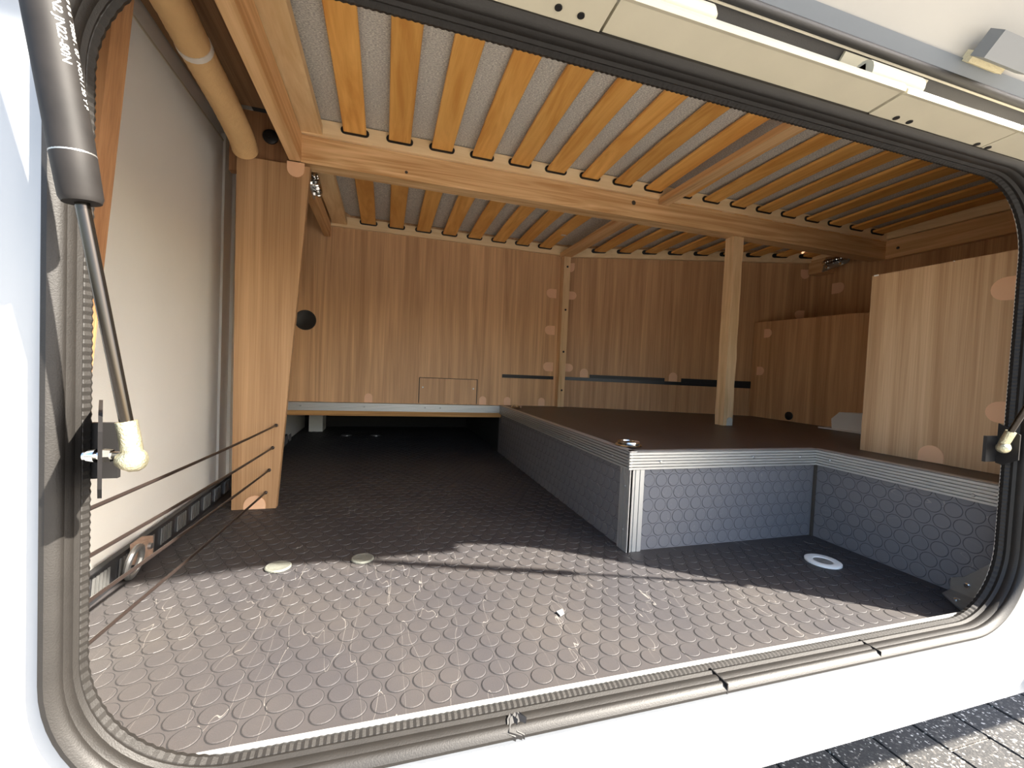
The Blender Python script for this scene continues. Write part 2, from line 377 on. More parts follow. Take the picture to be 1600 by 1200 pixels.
# wheel arch flare start at the right-hand end of the skirt
b = prism(BM(), [(2.72, 1.0, -.17), (2.80, 1.0, -.10), (3.0, 1.0, -.14), (3.0, 1.0, -.33), (2.76, 1.0, -.31), (2.69, 1.0, -.27), (2.715, 1.0, -.23)], (0, .07, 0))
obj('arch_flare', b, 'cream', wf, bevel=.006)
# aluminium threshold along the floor edge
b = BM(); box(b, -.40, 2.44, 1.138, 1.150, -.0, .052)
thr = struct('trim_4', b, 'alu', bevel=.006)
# ground kept pale for bounce light; blocks under the van darkened for shade
b = BM(); box(b, -30, 30, -30, 30, -2.1, -1.905)
gr = struct('ground', b, 'asphalt', org=(0, 0, -2.0))
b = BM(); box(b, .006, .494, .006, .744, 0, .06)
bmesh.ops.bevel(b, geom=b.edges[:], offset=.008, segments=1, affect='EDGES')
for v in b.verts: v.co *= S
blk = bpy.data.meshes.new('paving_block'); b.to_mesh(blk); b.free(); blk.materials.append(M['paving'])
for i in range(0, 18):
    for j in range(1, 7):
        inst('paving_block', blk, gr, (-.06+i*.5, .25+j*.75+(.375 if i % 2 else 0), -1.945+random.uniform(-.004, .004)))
# dry leaves and a white twig on the ground
tag(obj('twig', tube(BM(), [(4.8, 2.38, -1.872), (4.9, 2.43, -1.869), (4.97, 2.49, -1.872)], .012, 6), 'socket'), 'small white twig lying on the shade-toned paving below the skirt', 'twig')

# ================================================================== RAISED PLATFORM
rp = thing('raised_platform', (1.36, 2.08, 0), 'raised storage platform with dark brown top, grey coin pattern sides and ribbed aluminium edging', 'platform')
b = BM(); prism(b, [(1.33, 4.93, .52), (1.33, 2.08, .52), (2.73, 2.08, .52), (2.73, 1.17, .52), (4.95, 1.17, .52), (4.95, 3.86, .52), (2.09, 4.895, .52)], (0, 0, ZP-.522))
obj('platform_top', b, 'plat', rp)
b = BM(); box(b, 1.385, 2.74, 2.085, 2.115, 0, .52); sp1 = obj('side_panel', b, 'coinwall', rp)
b = BM(); box(b, 2.735, 2.765, 1.16, 2.085, 0, .52); sp2 = obj('side_panel', b, 'coinwall', rp)
b = BM(); box(b, 1.345, 1.375, 2.1, 4.95, 0, .52); sp3 = obj('side_panel', b, 'coinwall', rp)
coins(sp1, lattice(1.43, 2.735, 0, .53, .02, .042), COINW, (pi/2, 0, 0), 'coinwall', 300, lambda p: p.x, (0, 2.085, 0), (1, 0, 0), (0, 0, 1))
coins(sp2, lattice(-2.085, -1.16, 0, .53, .0, .042), COINW, (pi/2, 0, -pi/2), 'coinwall', 300, lambda p: p.y, (2.735, 0, 0), (0, -1, 0), (0, 0, 1))
coins(sp3, lattice(-4.9, -2.16, 0, .53, .0, .042), COINW, (pi/2, 0, -pi/2), 'coinwall', 120, lambda p: p.y, (1.345, 0, 0), (0, -1, 0), (0, 0, 1))
def ribbed(parent, p0, p1, out, z0, z1, n=6, m='alu', name='edge_trim', d=.016, flange=.03):
    """extruded ribbed profile from p0 to p1 (plan), facing OUT"""
    p0, p1, out = V(p0), V(p1), V(out).normalized()
    prof = [(-.002, z0)]; st = (z1-z0)/n
    for i in range(n):
        a = z0+i*st
        prof += [(d, a+.001), (d, a+st*.72), (d*.1, a+st*.78), (d*.1, a+st*.97)]
    prof += [(d, z1), (d*.6, z1+.004), (-flange, z1+.004), (-flange, z1-.002), (-.002, z1-.002)]
    b = BM(); A = [b.verts.new(p0+out*q+V((0, 0, z))) for q, z in prof]; B = [b.verts.new(p1+out*q+V((0, 0, z))) for q, z in prof]
    for i in range(len(prof)): b.faces.new((A[i], A[(i+1) % len(prof)], B[(i+1) % len(prof)], B[i]))
    b.faces.new(A[::-1]); b.faces.new(B)
    return obj(name, b, m, parent)
t1 = ribbed(rp, (1.328, 2.08, 0), (2.725, 2.08, 0), (0, -1, 0), .47, .572)
t2 = ribbed(rp, (2.73, 2.085, 0), (2.73, 1.2, 0), (-1, 0, 0), .47, .572)
t3 = ribbed(rp, (1.34, 4.9, 0), (1.34, 2.062, 0), (-1, 0, 0), .47, .572)
def vribbed(parent, x0, x1, y, z0, z1, face, n=4, name='corner_trim'):
    b = BM(); st = (x1-x0)/n
    for i in range(n):
        a = x0+i*st
        if face == 'y': box(b, a, a+st*.8, y-.012, y+.006, z0, z1)
        else: box(b, y-.012, y+.006, a, a+st*.8, z0, z1)
    if face == 'y': box(b, x0, x1, y-.006, y+.01, z0, z1)
    else: box(b, y-.006, y+.01, x0, x1, z0, z1)
    return obj(name, b, 'alu', parent)
vribbed(rp, 1.345, 1.435, 2.082, .0, .468, 'y', 3); vribbed(rp, 2.062, 2.17, 1.345, .0, .468, 'x', 4)
for x, y, z, nn in ((1.53, 2.066, .515, (0, -1, 0)), (2.58, 2.066, .525, (0, -1, 0)), (2.20, 2.066, .53, (0, -1, 0)), (2.716, 1.98, .52, (-1, 0, 0)), (2.716, 1.29, .50, (-1, 0, 0)),
                    (1.326, 2.25, .515, (-1, 0, 0)), (1.326, 2.85, .52, (-1, 0, 0)), (1.326, 3.9, .52, (-1, 0, 0)), (1.334, 2.11, .37, (-1, 0, 0)), (1.334, 2.11, .12, (-1, 0, 0))):
    screw(rp, (x, y, z), nn, .009)
b = BM(); box(b, 2.722, 2.733, 2.066, 2.082, 0, .468); obj('corner_joint', b, 'bead', rp)
b = BM(); prism(b, [(2.70, 1.2, .565), (2.70, 1.2, .30), (2.70, 1.16, .2), (2.70, 1.16, .565)], (.05, 0, 0)); obj('end_block', b, 'black', rp)
# rear ledge
lg = thing('rear_ledge', (0, 4.88, .42), 'narrow rear ledge with silver ribbed edging over a bare plywood strip', 'ledge')
b = BM(); box(b, -1.13, 1.345, 4.87, 4.98, .43, .48); obj('plywood_strip', b, 'ply_edge', lg)
b = BM(); box(b, -1.13, 1.345, 4.878, 4.9, .481, .565); obj('ledge_board', b, 'ply_edge', lg)
ribbed(lg, (-1.13, 4.876, 0), (1.325, 4.876, 0), (0, -1, 0), .483, .568, 5, flange=.02)
for x in (-.83, -.2, .45, .62): screw(lg, (x, 4.862, .53), (0, -1, 0), .009, 'galv')

# pull rings on the platform edge
def ring_pull(at, yawr, label, k=1):
    t = thing('ring_pull', at, label, 'lashing ring', 'recessed lashing rings on the platform')
    a = V(at)
    b = BM(); lathe(b, a, (0, 0, 1), [(.001, .062*k), (.008, .058*k), (.010, .05*k)], 20); obj('base_plate', b, 'chrome', t, smooth=True)
    b = BM(); n = 16; pts = [a+V((.046*k*cos(2*pi*i/n), .046*k*sin(2*pi*i/n), .018)) for i in range(n)]; tube(b, pts+[pts[0]], .008, 8, False); obj('ring', b, 'chrome', t, smooth=True)
    c, s = cos(yawr), sin(yawr); b = BM(); box(b, -.06, -.035, -.018, .018, .004, .026)
    for v in b.verts: v.co = a+V((v.co.x*c-v.co.y*s, v.co.x*s+v.co.y*c, v.co.z))
    obj('hinge_lug', b, 'rust', t, bevel=.003); return t
ring_pull((1.425, 2.24, ZP+.004), 2.6, 'chrome lashing ring on the near front corner of the dark platform top', 1.3)
ring_pull((1.43, 4.55, ZP+.004), 2.6, 'small chrome lashing ring at the far end of the platform beside the ledge')

# ================================================================== WOOD PANELS
def cap_on(parent, x, y, z, u, v, n, w=.04, h=.075, m='cap', t=.006): return dshape(parent, (x, y, z), u, v, n, w, h, m, t=t)
UP, DN, LX, RX, FY = (0, 0, 1), (0, 0, -1), (-1, 0, 0), (1, 0, 0), (0, -1, 0)
for x in (-.16, 1.12, 1.42, 1.86): cap_on(wr, x, 4.9, ZP, RX, UP, FY, .042, .1)
for z in (1.96, 1.51, 1.06): cap_on(wr, 1.99, 4.9, z, UP, LX, FY, .055, .13)
b = BM(); box(b, .385, 1.04, 4.893, 4.901, .585, .865); obj('access_panel', b, 'walnut', wr, bevel=.003)
b = BM()
for q in ((.375, 1.05, .865, .872), (.375, .384, .58, .872), (1.041, 1.05, .58, .872)): box(b, q[0], q[1], 4.896, 4.9005, q[2], q[3])
obj('panel_joint', b, 'bead', wr)
for x in (.42, 1.0): screw(wr, (x, 4.892, .76), FY, .010)
b = BM(); lathe(b, (-.81, 4.9, 1.425), FY, [(-.01, .105), (.006, .105), (.007, .095), (.003, .088)], 28)
obj('cable_hole', b, 'black', wr, smooth=True)
# slot and dark cable strip in the rear wall
b = BM(); box(b, 1.345, 2.0, 4.888, 4.902, .905, .945); obj('cable_slot', b, 'black', wr)
def aw(s, z, off=0): return A0+AX*s+V((0, 0, z))+AN*off
def aplate(s0, s1, z0, z1, t): return prism(BM(), [aw(s0, z0), aw(s1, z0), aw(s1, z1), aw(s0, z1)], AN*t)
obj('cable_slot', aplate(.02, 2.42, .905, .945, .012), 'tread', wa)
obj('slot_opening', aplate(.40, 1.32, .945, .985, .006), 'black', wa, bevel=.002)
obj('slot_opening', aplate(1.52, 2.42, .945, .99, .006), 'black', wa, bevel=.002)
for s, z, u, v in ((.33, .948, tuple(AX), UP), (1.42, .948, tuple(AX), UP), (.08, 1.06, UP, tuple(AX)), (.08, 1.96, UP, tuple(AX)), (2.52, 1.11, UP, tuple(AX)), (2.92, 1.82, UP, tuple(-AX)), (.1, 2.36, tuple(AX), DN), (2.9, 2.36, tuple(AX), DN)):
    p = aw(s, z); dshape(wa, p, u, v, AN, .05, .11, 'cap', t=.006)
dshape(wri, (4.96, 3.72, 2.11), (0, 0, 1), (0, -1, 0), (-1, 0, 0), .06, .14, 'cap')

mp_ = thing('partition_panel', (4.25, 3.4, ZP), 'low walnut partition in shadow behind the front post, with a black cap at its foot', 'panel', 'walnut partition panels on the platform')
b = BM(); prism(b, [(4.25, 4.10, ZP), (4.25, 2.2, ZP), (4.25, 2.2, 1.67), (4.25, 4.10, 1.70)], (.06, 0, 0)); obj('board', b, 'walnut_dark', mp_)
cap_on(mp_, 4.25, 4.02, 1.12, UP, (0, -1, 0), LX, .05, .1)
cap_on(mp_, 4.25, 3.95, 1.56, UP, (0, -1, 0), LX, .05, .1)
b = BM(); lathe(b, (4.25, 3.565, .635), LX, [(0, .045), (.012, .045), (.02, .03)], 18); obj('end_cap', b, 'black', mp_, smooth=True)
rb = thing('partition_panel', (3.04, 1.6, ZP), 'brightly lit walnut board standing upright on the platform beside the opening', 'panel', 'walnut partition panels on the platform')
b = BM(); box(b, 3.04, 3.09, 1.165, 2.022, ZP, 1.722); obj('board', b, 'walnut_board', rb, bevel=.003)
cap_on(rb, 3.04, 1.64, ZP+.003, (0, 1, 0), UP, LX, .06, .095)
cap_on(rb, 3.04, 1.318, .895, UP, (0, 1, 0), LX, .055, .105); cap_on(rb, 3.04, 1.32, 1.53, UP, (0, 1, 0), LX, .06, .12)
b = BM(); box(b, 3.036, 3.041, 1.60, 1.605, 1.718, 1.7235); box(b, 3.036, 3.041, 1.985, 2.01, 1.715, 1.7235); obj('chipped_edge', b, 'socket', rb)
# moulded cover behind the board
b = BM(); prism(b, [(4.06, 2.96, ZP+.005), (4.06, 2.97, ZP+.10), (4.06, 2.90, ZP+.17), (4.06, 2.62, ZP+.18), (4.06, 2.62, ZP+.005)], (.16, 0, 0)); box(b, 4.02, 4.24, 2.6, 3.06, ZP+.001, ZP+.012)
tag(obj('moulded_cover', b, 'lining', bevel=.015), 'small pale plastic cover half hidden behind the upright walnut board', 'cover')

# tapered post panel in the middle of the side
pp = thing('tapered_panel', (-.8, 3.15, 0), 'tapered walnut upright panel standing on the coin floor with cords tied to it', 'panel', 'tapered walnut uprights')
b = prism(BM(), [(-.93, 3.15, 0.002), (-.668, 3.15, 0.002), (-.517, 3.15, 2.285), (-.945, 3.15, 2.285)], (0, .05, 0)); obj('board', b, 'walnut_light', pp, bevel=.003)
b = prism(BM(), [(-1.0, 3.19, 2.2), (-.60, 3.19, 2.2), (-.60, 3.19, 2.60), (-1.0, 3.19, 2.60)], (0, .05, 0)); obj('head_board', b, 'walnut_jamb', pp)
dshape(pp, (-.604, 3.15, 2.30), RX, DN, FY, .052, .095)
dshape(pp, (-.795, 3.15, .004), RX, UP, FY, .065, .09)
b = BM(); lathe(b, (-.765, 3.19, 2.452), FY, [(0, .046), (.012, .046), (.02, .034)], 20); lathe(b, (-.765, 3.168, 2.452), FY, [(0, .012), (.006, .012)], 10)
obj('round_buffer', b, 'black', pp, smooth=True)
for z in (.561, .411, .261, .111):
    x = -.668-.052*(.561-z)/.45-.012
    b = BM(); lathe(b, (x, 3.15, z), FY, [(0, .012), (.010, .011), (.014, .006)], 10); obj('cord_end', b, 'cord', pp, smooth=True)
jb = thing('tapered_panel', (-.9, 1.33, 0), 'tapered walnut upright just inside the opening behind the gas strut', 'panel', 'tapered walnut uprights')
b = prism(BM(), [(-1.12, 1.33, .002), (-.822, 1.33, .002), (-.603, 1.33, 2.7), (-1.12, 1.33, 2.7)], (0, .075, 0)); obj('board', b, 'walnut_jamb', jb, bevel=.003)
# four elastic cords
cl = ['topmost black elastic cord stretched between the two tapered uprights', 'second black elastic cord from the top between the tapered uprights',
      'third black elastic cord from the top between the tapered uprights', 'lowest black elastic cord just above the coin floor']
for i, z in enumerate((.561, .411, .261, .111)):
    x1 = -.668-.052*(.561-z)/.45-.012; x0 = -.779-.07*(.561-z)/.45
    p0, p1 = V((x0, 1.405, z)), V((x1, 3.147, z)); pts = [p0.lerp(p1, k/10)+V((0, 0, -.006*sin(pi*k/10))) for k in range(11)]
    b = BM(); tube(b, pts, .0065, 8); 
    tag(obj('elastic_cord', b, 'cord', smooth=True), cl[i], 'cord', 'elastic cords across the side pocket')

# ================================================================== BED
# walnut shelf underside beside the bed
b = BM(); box(b, -1.13, -.60, 1.42, 3.18, 2.62, 2.67)
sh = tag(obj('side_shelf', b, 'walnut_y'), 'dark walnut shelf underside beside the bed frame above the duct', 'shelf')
bmn = thing('support_beam', (2, 3.15, 2.31), 'long knotted pine beam carrying the middle of the bed', 'beam')
b = BM(); box(b, -.575, 4.9, 3.15, 3.28, 2.31, 2.488); obj('beam', b, 'pine', bmn, bevel=.006)
b = BM(); lathe(b, (1.93, 3.151, 2.43), FY, [(0, .02), (.002, .018)], 12); lathe(b, (.1, 3.151, 2.36), FY, [(0, .012), (.002, .01)], 10)
obj('wood_knot', b, 'bead', bmn)
XS = [-.318+.2925*i for i in range(18)]
def stad(b, cx, cz, y, w, h, d, seg=6):
    r = h/2; pts = []
    for s, a0 in ((1, -pi/2), (-1, pi/2)):
        for i in range(seg+1):
            a = a0+pi*i/seg; pts.append((cx+s*(w/2-r)+r*cos(a), y, cz+r*sin(a)))
    prism(b, pts, (0, d, 0)); return b
def mesh_of(b, name, m, org):
    bmesh.ops.recalc_face_normals(b, faces=b.faces); o = V(org)
    for v in b.verts: v.co = (v.co-o)*S
    me = bpy.data.meshes.new(name); b.to_mesh(me); b.free(); me.materials.append(M[m]); return me
def slat_mesh(L, w=.146, t=.022, rise=.03):
    b = BM(); n = 8; rows = []
    for i in range(n+1):
        y = -L*i/n; z = rise*sin(pi*i/n)
        rows.append([b.verts.new((x, y, z+zz)) for x, zz in ((.004, 0), (w-.004, 0), (w, .004), (w, t-.004), (w-.004, t), (.004, t), (0, t-.004), (0, .004))])
    for i in range(n):
        for k in range(8): b.faces.new((rows[i][k], rows[i][(k+1) % 8], rows[i+1][(k+1) % 8], rows[i+1][k]))
    b.faces.new(rows[0]); b.faces.new(rows[-1][::-1]); return mesh_of(b, 'slat', 'slat', (0, 0, 0))
def sleeve_mesh():
    b = stad(BM(), .073, .013, -.008, .182, .05, .010); 
    bmesh.ops.bevel(b, geom=[e for e in b.edges if e.calc_face_angle(0) > 1.2], offset=.002, segments=1, affect='EDGES')
    return mesh_of(b, 'slat_sleeve', 'black', (0, 0, 0))
SLV = sleeve_mesh()
bf = thing('slatted_bed_base', (0, 3.13, 2.49), 'near slatted bed base with wide orange beech slats over the opening', 'bed base', 'slatted bed bases')
b = BM(); box(b, -.59, 4.96, 3.13, 3.19, 2.492, 2.60); obj('frame_rail', b, 'ply', bf, bevel=.005)
b = BM(); box(b, -.575, 4.96, 1.16, 1.22, 2.492, 2.60); obj('frame_rail', b, 'ply', bf, bevel=.005)
b = BM(); box(b, -.588, -.447, 1.22, 3.13, 2.50, 2.56); obj('end_board', b, 'ply_y', bf, bevel=.008)
b = BM(); box(b, -.645, -.574, 1.16, 3.15, 2.31, 2.49); obj('end_beam', b, 'pine_y', bf, bevel=.004)
b = BM(); box(b, 4.90, 4.955, 1.16, 3.15, 2.31, 2.50); obj('end_beam', b, 'pine_y', bf, bevel=.004)
b = BM(); box(b, 4.87, 4.955, 1.22, 3.13, 2.505, 2.60); obj('end_board', b, 'ply_y', bf, bevel=.006)
for y, z in ((3.04, 2.40), (1.5, 2.42)): screw(bf, (4.899, y, z), LX, .014, 'bead', 'screw_hole')
SM = slat_mesh(1.93)
for i, x in enumerate(XS):
    inst('slat', SM, bf, (x, 3.142, 2.545)); inst('slat_sleeve', SLV, bf, (x, 3.13, 2.545))
b = BM(); box(b, 2.16, 2.255, 1.2, 3.14, 2.45, 2.50); obj('cross_bar', b, 'pine_y', bf, bevel=.006)
br = thing('slatted_bed_base', (0, 4.85, 2.43), 'far slatted bed base behind the pine beam against the rear wall', 'bed base', 'slatted bed bases')
b = BM(); box(b, -.59, 2.1, 4.86, 4.9, 2.425, 2.532); obj('frame_rail', b, 'ply', br, bevel=.004)
R0 = A0+AN*.06
b = prism(BM(), [R0+V((0, 0, 2.425)), R0+AX*3.0+V((0, 0, 2.425)), R0+AX*3.0+V((0, 0, 2.532)), R0+V((0, 0, 2.532))], -AN*.05); obj('frame_rail', b, 'ply', br)
b = BM(); box(b, -.575, -.43, 3.28, 4.86, 2.45, 2.50); obj('end_board', b, 'ply_y', br, bevel=.006)
b = BM(); box(b, -.65, -.592, 3.29, 4.88, 2.31, 2.45); obj('end_beam', b, 'pine_y', br, bevel=.004)
b = BM(); box(b, 4.80, 4.955, 3.28, 3.95, 2.45, 2.52); obj('end_board', b, 'ply_y', br, bevel=.004)
b = BM(); box(b, 4.80, 4.955, 3.70, 3.90, 2.29, 2.45); obj('support_block', b, 'pine_y', br, bevel=.006)
SMR = slat_mesh(1.66, rise=.025)
XR = [-.289+.2877*i for i in range(8)]
for x in XR:
    inst('slat', SMR, br, (x, 4.868, 2.485)); inst('slat_sleeve', SLV, br, (x, 4.86, 2.485))
ang = math.atan2(AX.y, AX.x)
for i in range(9):
    x = 2.395+.2855*i
    y = R0.y+(x-R0.x)*AX.y/AX.x
    me = slat_mesh(y-3.19, rise=.02)
    inst('slat', me, br, (x, y+.01-.05, 2.487)); inst('slat_sleeve', SLV, br, V((x, y, 2.487))+AX*0, (0, 0, ang))
b = BM(); box(b, 2.0, 2.13, 3.28, 4.86, 2.40, 2.45); obj('cross_bar', b, 'pine_y', br, bevel=.005)
b = BM(); box(b, .43, .48, 4.3, 4.33, 2.479, 2.4845)
for v in b.verts: v.co.x += 1.35
obj('paper_label', b, 'paper', br)
def mattress(name, pts, z0, z1, label):
    b = prism(BM(), [(x, y, z0) for x, y in pts], (0, 0, z1-z0)); return tag(obj(name, b, 'mattress', bevel=.03), label, 'mattress', 'mattresses on the bed bases')
mattress('mattress', [(-.56, 1.17), (4.94, 1.17), (4.94, 3.15), (-.56, 3.15)], 2.61, 2.98, 'grey fabric mattress showing between the near slats')
mattress('mattress', [(-.56, 3.17), (4.94, 3.17), (4.9, 3.85), (2.08, 4.88), (-.40, 4.88), (-.56, 4.6)], 2.56, 2.98, 'grey fabric mattress showing between the far slats')
# posts
fp = thing('support_post', (3.06, 3.24, ZP), 'rough square pine post with a pale cap at its foot, standing on the platform', 'post', 'posts under the bed')
b = BM(); n = 14; rows = []
for i in range(n+1):
    z = ZP+(2.31-ZP)*i/n; j = lambda: random.uniform(-.003, .003)
    rows.append([b.verts.new((x+j(), y+j(), z)) for x, y in ((3.01, 3.185), (3.115, 3.185), (3.115, 3.29), (3.01, 3.29))])
for i in range(n):
    for k in range(4): b.faces.new((rows[i][k], rows[i][(k+1) % 4], rows[i+1][(k+1) % 4], rows[i+1][k]))
b.faces.new(rows[0]); b.faces.new(rows[-1]); obj('post', b, 'pine_z', fp, bevel=.004)
dshape(fp, (3.075, 3.182, ZP+.002), RX, UP, FY, .03, .075, 'capgrey')
pb = thing('support_post', (2.08, 4.86, ZP), 'narrow drilled post against the rear wall where its two boards meet', 'post', 'posts under the bed')
b = BM(); box(b, 2.035, 2.118, 4.80, 4.9, ZP, 2.425); obj('post', b, 'ply_y' if False else 'pine_z', pb, bevel=.004)
for z in (2.28, 1.76, 1.25, .78): screw(pb, (2.08, 4.80, z), FY, .013, 'black', 'screw_hole')
# spring hinges
def spring_hinge(at, ax, label):
    t = thing('spring_hinge', at, label, 'hinge', 'spring hinges under the bed'); a = V(at); ax = V(ax).normalized()
    s = ax.cross(V((0, 0, 1))).normalized()
    b = prism(BM(), [a-ax*.16+V((0, 0, -.09)), a+ax*.12+V((0, 0, -.06)), a+ax*.17+V((0, 0, .03)), a-ax*.13+V((0, 0, .05))], s*.012); obj('hinge_plate', b, 'steel', t, bevel=.003)
    b = BM(); pts = []
    for i in range(120): q = i/12*2*pi; pts.append(a-ax*.11+ax*(.24*i/120)+s*(.035+.026*cos(q))+V((0, 0, .026*sin(q))))
    tube(b, pts, .008, 6); obj('coil_spring', b, 'chrome', t, smooth=True)
    b = BM(); tube(b, [a-ax*.14+s*.035, a+ax*.18+s*.035], .014, 10); obj('pivot_rod', b, 'chrome', t, smooth=True)
    for k in (-.10, .05): b = BM(); lathe(b, a+ax*k+V((0, 0, -.05))+s*.012, s, [(0, .018), (.012, .016)], 6); obj('bolt', b, 'chrome', t)
spring_hinge((-.585, 3.62, 2.36), (0, 1, -.15), 'small steel spring hinge beside the head of the tapered upright')
spring_hinge((4.78, 3.55, 2.38), (0, -1, .05), 'long steel spring hinge in the dark corner under the far bed base')

# ================================================================== DUCT
dc = thing('air_duct', (-.95, 2.5, 2.45), 'brown corrugated paper air duct with one white joint sleeve', 'duct')
path = [(-.90, 1.45, 2.475), (-.905, 1.7, 2.475), (-.90, 2.15, 2.465), (-.905, 2.30, 2.46), (-.905, 2.45, 2.445), (-.90, 2.62, 2.425), (-.895, 2.80, 2.40), (-.89, 2.97, 2.365), (-.89, 3.06, 2.345), (-.895, 3.135, 2.32)]
def spline(P, k=8):
    P = [V(p) for p in P]; out = []
    for i in range(len(P)-1):
        p0, p1, p2, p3 = P[max(i-1, 0)], P[i], P[i+1], P[min(i+2, len(P)-1)]
        for j in range(k):
            t = j/k; out.append(.5*((2*p1)+(-p0+p2)*t+(2*p0-5*p1+4*p2-p3)*t*t+(-p0+3*p1-3*p2+p3)*t**3))
    return out+[P[-1]]
pp_ = spline(path, 10)
b = BM(); tube(b, pp_, [.073+.0012*sin(i*2.2) for i in range(len(pp_))], 22); obj('hose', b, 'duct', dc, smooth=True)
i0 = min(range(len(pp_)), key=lambda i: abs(pp_[i].y-2.39)); b = BM(); tube(b, pp_[i0:i0+3], .0765, 22); obj('joint_sleeve', b, 'paper', dc, smooth=True)

# ================================================================== FLOOR FITTINGS
lr = thing('lashing_rail', (-1.08, 2.6, .05), 'black treadplate lashing rail along the foot of the side wall', 'rail')
b = prism(BM(), [(-1.105, 1.3, 0), (-1.075, 1.3, 0), (-1.085, 1.3, .115), (-1.105, 1.3, .12)], (0, 4.3, 0)); obj('rail_strip', b, 'tread', lr)
for k in range(22):
    y = 1.9+k*.18
    b = BM()
    for j in range(5):
        yy = y-.05+j*.024
        prism(b, [(-1.0745, yy, .022), (-1.0745, yy+.010, .022), (-1.0815, yy+.035, .098), (-1.0815, yy+.025, .098)], (.006, 0, .001))
    obj('tread_bars', b, 'treadbar', lr)
dr = thing('lashing_eye', (-1.04, 2.33, .05), 'steel lashing ring with a rusty clip hooked to the black rail', 'lashing ring')
b = BM(); pts = [V((-1.035+.012*sin(2*pi*i/18), 2.25+.055*cos(2*pi*i/18), .075+.065*sin(2*pi*i/18))) for i in range(18)]; tube(b, pts+[pts[0]], .013, 8, False); obj('ring', b, 'galv', dr, smooth=True)
b = BM(); box(b, -1.075, -1.03, 2.30, 2.40, .04, .135); obj('clip', b, 'rust', dr, bevel=.008)
b = BM(); lathe(b, (-1.03, 2.36, .10), RX, [(0, .016), (.012, .014)], 8); obj('bolt', b, 'steel', dr)
def floor_disc(x, y, r, label):
    b = BM(); lathe(b, (x, y, .004), UP, [(0, r), (.006, r), (.009, r*.92), (.007, r*.8)], 26)
    return tag(obj('floor_disc', b, 'disc', smooth=True), label, 'floor cover', 'round grey floor covers')
floor_disc(-.458, 2.235, .058, 'round dull grey floor cover at the shadow edge, the one closer to the side wall')
floor_disc(-.076, 2.25, .055, 'round dull grey floor cover in the shadow, further from the side wall')
ds = thing('drain_socket', (2.39, 1.74, .005), 'white round flange with a dirty recess in the shaded corner of the floor', 'socket')
b = BM(); lathe(b, (2.388, 1.738, .002), UP, [(0, .088), (.010, .088), (.014, .08), (.010, .05), (.004, .046)], 32); obj('flange', b, 'socket', ds, smooth=True)
b = BM(); lathe(b, (2.388, 1.738, .003), UP, [(0, .046), (.006, .046)], 24); obj('recess', b, 'dirty', ds)
for x, lb in ((-.47, 'nearer the side wall'), (-.09, 'further from the side wall')):
    b = BM(); lathe(b, (x, 6.2, .004), UP, [(0, .07), (.008, .07), (.012, .05)], 20)
    tag(obj('floor_disc', b, 'steel', smooth=True), 'metal floor cover in the dark under the rear ledge, '+lb, 'floor cover', 'round metal covers under the ledge')
# corner bracket
cb = thing('corner_bracket', (2.7, 1.25, 0), 'galvanised corner plate screwed to the floor and coin pattern side by the sill', 'bracket')
b = prism(BM(), [(2.728, 1.352, .006), (2.728, 1.352, .07), (2.728, 1.304, .095), (2.728, 1.18, .245), (2.728, 1.165, .25), (2.728, 1.165, .006)], (-.006, 0, 0)); obj('side_plate', b, 'galv', cb)
b = prism(BM(), [(2.63, 1.334, .006), (2.545, 1.239, .006), (2.50, 1.172, .006), (2.722, 1.172, .006), (2.722, 1.352, .006)], (0, 0, .006)); obj('floor_plate', b, 'galv', cb)
for p, nn in (((2.721, 1.29, .06), LX), ((2.721, 1.18, .17), LX), ((2.62, 1.275, .013), UP)): screw(cb, p, nn, .013, 'chrome')
# bits of debris on the floor
for x, y, lb in ((.72, 1.56, 'tiny white paper scrap lying on the sunlit coin floor'),):
    b = prism(BM(), [(x, y, .0065), (x+.02, y+.012, .0065), (x+.024, y+.04, .0065), (x-.004, y+.03, .0065)], (0, 0, .004)); tag(obj('paper_scrap', b, 'socket'), lb, 'scrap')

# ================================================================== SEAL
sealp = [(.004, 1.112), (.0, 1.102), (.0045, 1.092), (.0005, 1.082), (.0008, 1.072), (.0045, 1.064), (.0022, 1.057), (.0036, 1.050), (.010, 1.042), (.020, 1.036), (.030, 1.038), (.034, 1.047), (.0335, 1.060), (.02, 1.066), (.016, 1.10)]
sl_ = thing('door_seal', (1, 1.09, .1), 'thick weathered black rubber seal framing the locker opening', 'seal')
def sweep(path, prof, close=True):
    b = BM(); R = [[b.verts.new((p[0]+p[2]*n_, y, p[1]+p[3]*n_)) for n_, y in (prof(i) if callable(prof) else prof)] for i, p in enumerate(path)]
    n = len(R); m_ = len(R[0])
    for i in range(n if close else n-1):
        for k in range(m_): b.faces.new((R[i][k], R[i][(k+1) % m_], R[(i+1) % n][(k+1) % m_], R[(i+1) % n][k]))
    return b
pth = rrect(OX0, OX1, OZ0, OZ1, OR, 16, .05)
obj('seal_lip', sweep(pth, sealp), 'rubber2', sl_, smooth=True)
pth2 = rrect(OX0, OX1, OZ0, OZ1, OR, 40, .0085)
def kn(i):
    r = .0175 if i % 2 else .0155
    return [(.014+r*cos(2*pi*k/8), 1.126+r*1.15*sin(2*pi*k/8)) for k in range(8)]
obj('knurled_edge', sweep(pth2, kn), 'rubber2', sl_)
